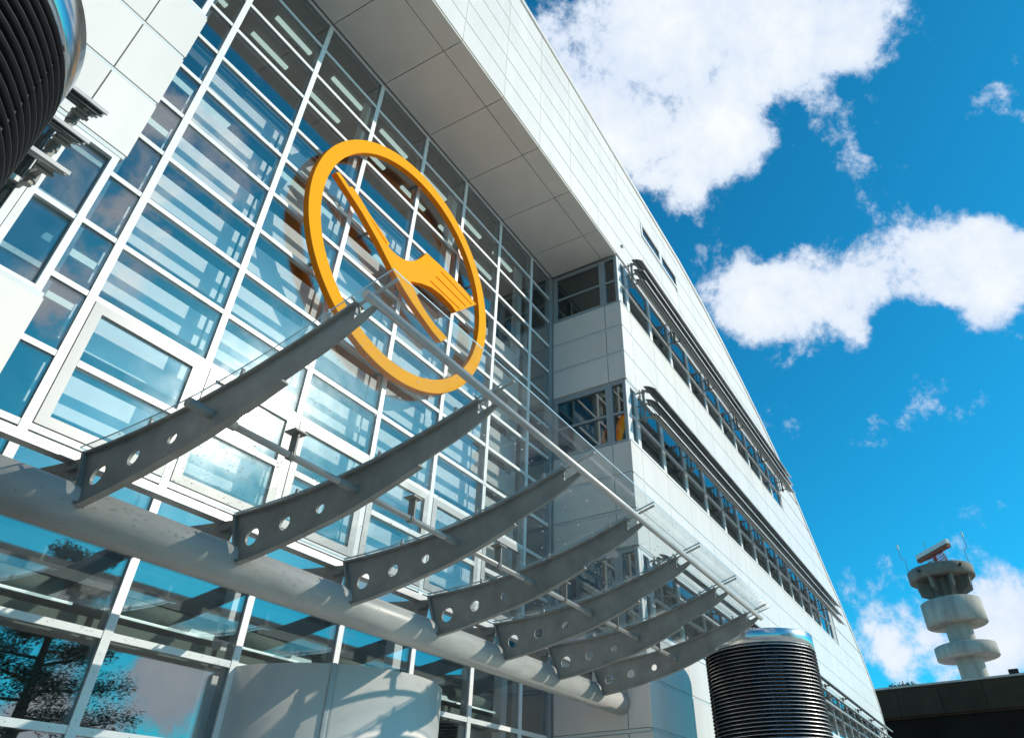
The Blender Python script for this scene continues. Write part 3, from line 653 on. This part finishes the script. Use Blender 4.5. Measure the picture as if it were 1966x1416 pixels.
for i in range(13):
    s_ = -2.1+4.2*i/12; pts = []
    for j in range(7):
        h = .15+2.2*j/6; pts.append(tc0+dx*s_+dn*(-.9+.10*s_*s_+.35*(h-1.2)**2)+Vector((0, 0, z0+h)))
    for a, b in zip(pts, pts[1:]): dish.tube(a, b, .055, 5)
for j in range(7):
    h = .15+2.2*j/6; pts = [tc0+dx*(-2.1+4.2*i/12)+dn*(-.9+.10*(-2.1+4.2*i/12)**2+.35*(h-1.2)**2)+Vector((0, 0, z0+h)) for i in range(13)]
    for a, b in zip(pts, pts[1:]): dish.tube(a, b, .06, 5)
dish.build('antenna_dish', M['red'], tw_)
for oy, hh in ((4.55, 4.7), (-4.6, 4.9), (1.0, 5.9)):
    w = MB(); b0 = tc0+Vector((-1.0 if oy != 1.0 else 2, oy, z0-.2)); s_ = 1 if oy > 0 else -1
    if oy == 1.0: w.tube(b0, b0+Vector((0, 0, hh)), .05, 6)
    else:
        p1 = b0+Vector((0, 0, hh*.5)); p2 = p1+Vector((0, .5*s_, .25)); p3 = p2+Vector((0, 0, hh*.35))
        for a, b in ((b0, p1), (p1, p2), (p2, p3)): w.tube(a, b, .055, 6)
        wp = MB(); wp.tube(p3, p3+Vector((0, 0, .8)), .13, 8); wp.build('mast_light', M['pale'], tw_)
    w.build('whip_mast', M['greyframe'], tw_)
for oy in (2.8, -3.2):
    w = MB(); w.tube(tc0+Vector((-4.1 if oy > 0 else -3.9, oy, zz(.280))), tc0+Vector((-4.8, oy*1.03, zz(.280))), .2, 8); w.build('floodlight', M['gasket'], tw_)

# ------------------------------------------------------------------ dark flat-roofed building beyond the wing
BX = 78.0; bz = lambda e: EYE+e*BX
db = thing('flat_roofed_building', (BX+10, 0, 0), 'dark flat-roofed building in shade below the radar tower', 'building')
def mbox(name, x0, x1, y0, y1, z0, z1, material, parent):
    return mesh(name, boxv(x0, x1, y0, y1, z0, z1), CUBEF, material, parent, False, ((x0+x1)/2, (y0+y1)/2, z0))
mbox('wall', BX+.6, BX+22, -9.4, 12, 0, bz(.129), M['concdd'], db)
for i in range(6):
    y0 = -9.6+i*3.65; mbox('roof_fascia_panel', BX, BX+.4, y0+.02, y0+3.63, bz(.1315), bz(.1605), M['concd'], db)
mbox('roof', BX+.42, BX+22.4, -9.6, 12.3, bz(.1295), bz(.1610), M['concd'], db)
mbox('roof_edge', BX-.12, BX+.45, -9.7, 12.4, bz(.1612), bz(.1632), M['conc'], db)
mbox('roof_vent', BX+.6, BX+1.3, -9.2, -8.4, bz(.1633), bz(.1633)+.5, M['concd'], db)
# ------------------------------------------------------------------ plants
def leaves(mb, c, rad, n, size, flat=.7):
    for i in range(n):
        d = Vector((random.gauss(0, 1), random.gauss(0, 1), random.gauss(0, 1)*flat)).normalized()*rad*random.random()**.4
        p = c+d; a = Vector((random.uniform(-1, 1), random.uniform(-1, 1), random.uniform(-.4, .6))).normalized()*size*random.uniform(.6, 1.3); b = a.cross(Vector((random.uniform(-1, 1), random.uniform(-1, 1), 1))).normalized()*size*.3
        mb.add([p-a-b*.4, p+b, p+a, p-b], [(0, 1, 2, 3)])
sh = thing('roof_shrub', (BX+.8, .65, bz(.1632)), 'small green shrub growing on the edge of the dark flat roof', 'shrub')
sb = MB(); sb.tube((BX+.8, .65, bz(.1632)), (BX+.8, .65, bz(.1632)+.3), .04, 6); sb.build('stem', M['bark'], sh)
lm_ = MB()
for o in (-.7, 0, .8): leaves(lm_, Vector((BX+.8, .65+o, bz(.1632)+.12)), .45, 120, .16, .35)
lm_.build('foliage', M['leaf'], sh)
def pine(x, y, h, label):
    t = thing('pine_tree', (x, y, 0), label, 'tree', 'pines across the forecourt'); base = Vector((x, y, 0))
    tr = MB(); tr.tube(base, base+Vector((.15, 0, h*.55)), .22, 10, .15); tr.tube(base+Vector((.15, 0, h*.55)), base+Vector((0, .1, h)), .15, 8, .04)
    cw_ = MB()
    for i in range(26):
        f = .42+.58*i/26; a = i*2.4; L = (1-f)*h*.42+.5; p0 = base+Vector((.1, 0, h*f)); p1 = p0+Vector((math.cos(a)*L, math.sin(a)*L, L*.12))
        tr.tube(p0, p1, .05, 6, .015)
        for q in (.45, .7, 1.0): leaves(cw_, p0.lerp(p1, q)+Vector((0, 0, .1)), .34+.22*L*.5, 520, .062, .45)
    tr.build('trunk', M['bark'], t); cw_.build('crown', M['leaf'], t)
pine(11.6, -17, 9.6, 'tall dark pine tree standing across the forecourt, mirrored in the low panes'); pine(7.4, -19.5, 8.4, 'lower pine tree behind the tall one across the forecourt')
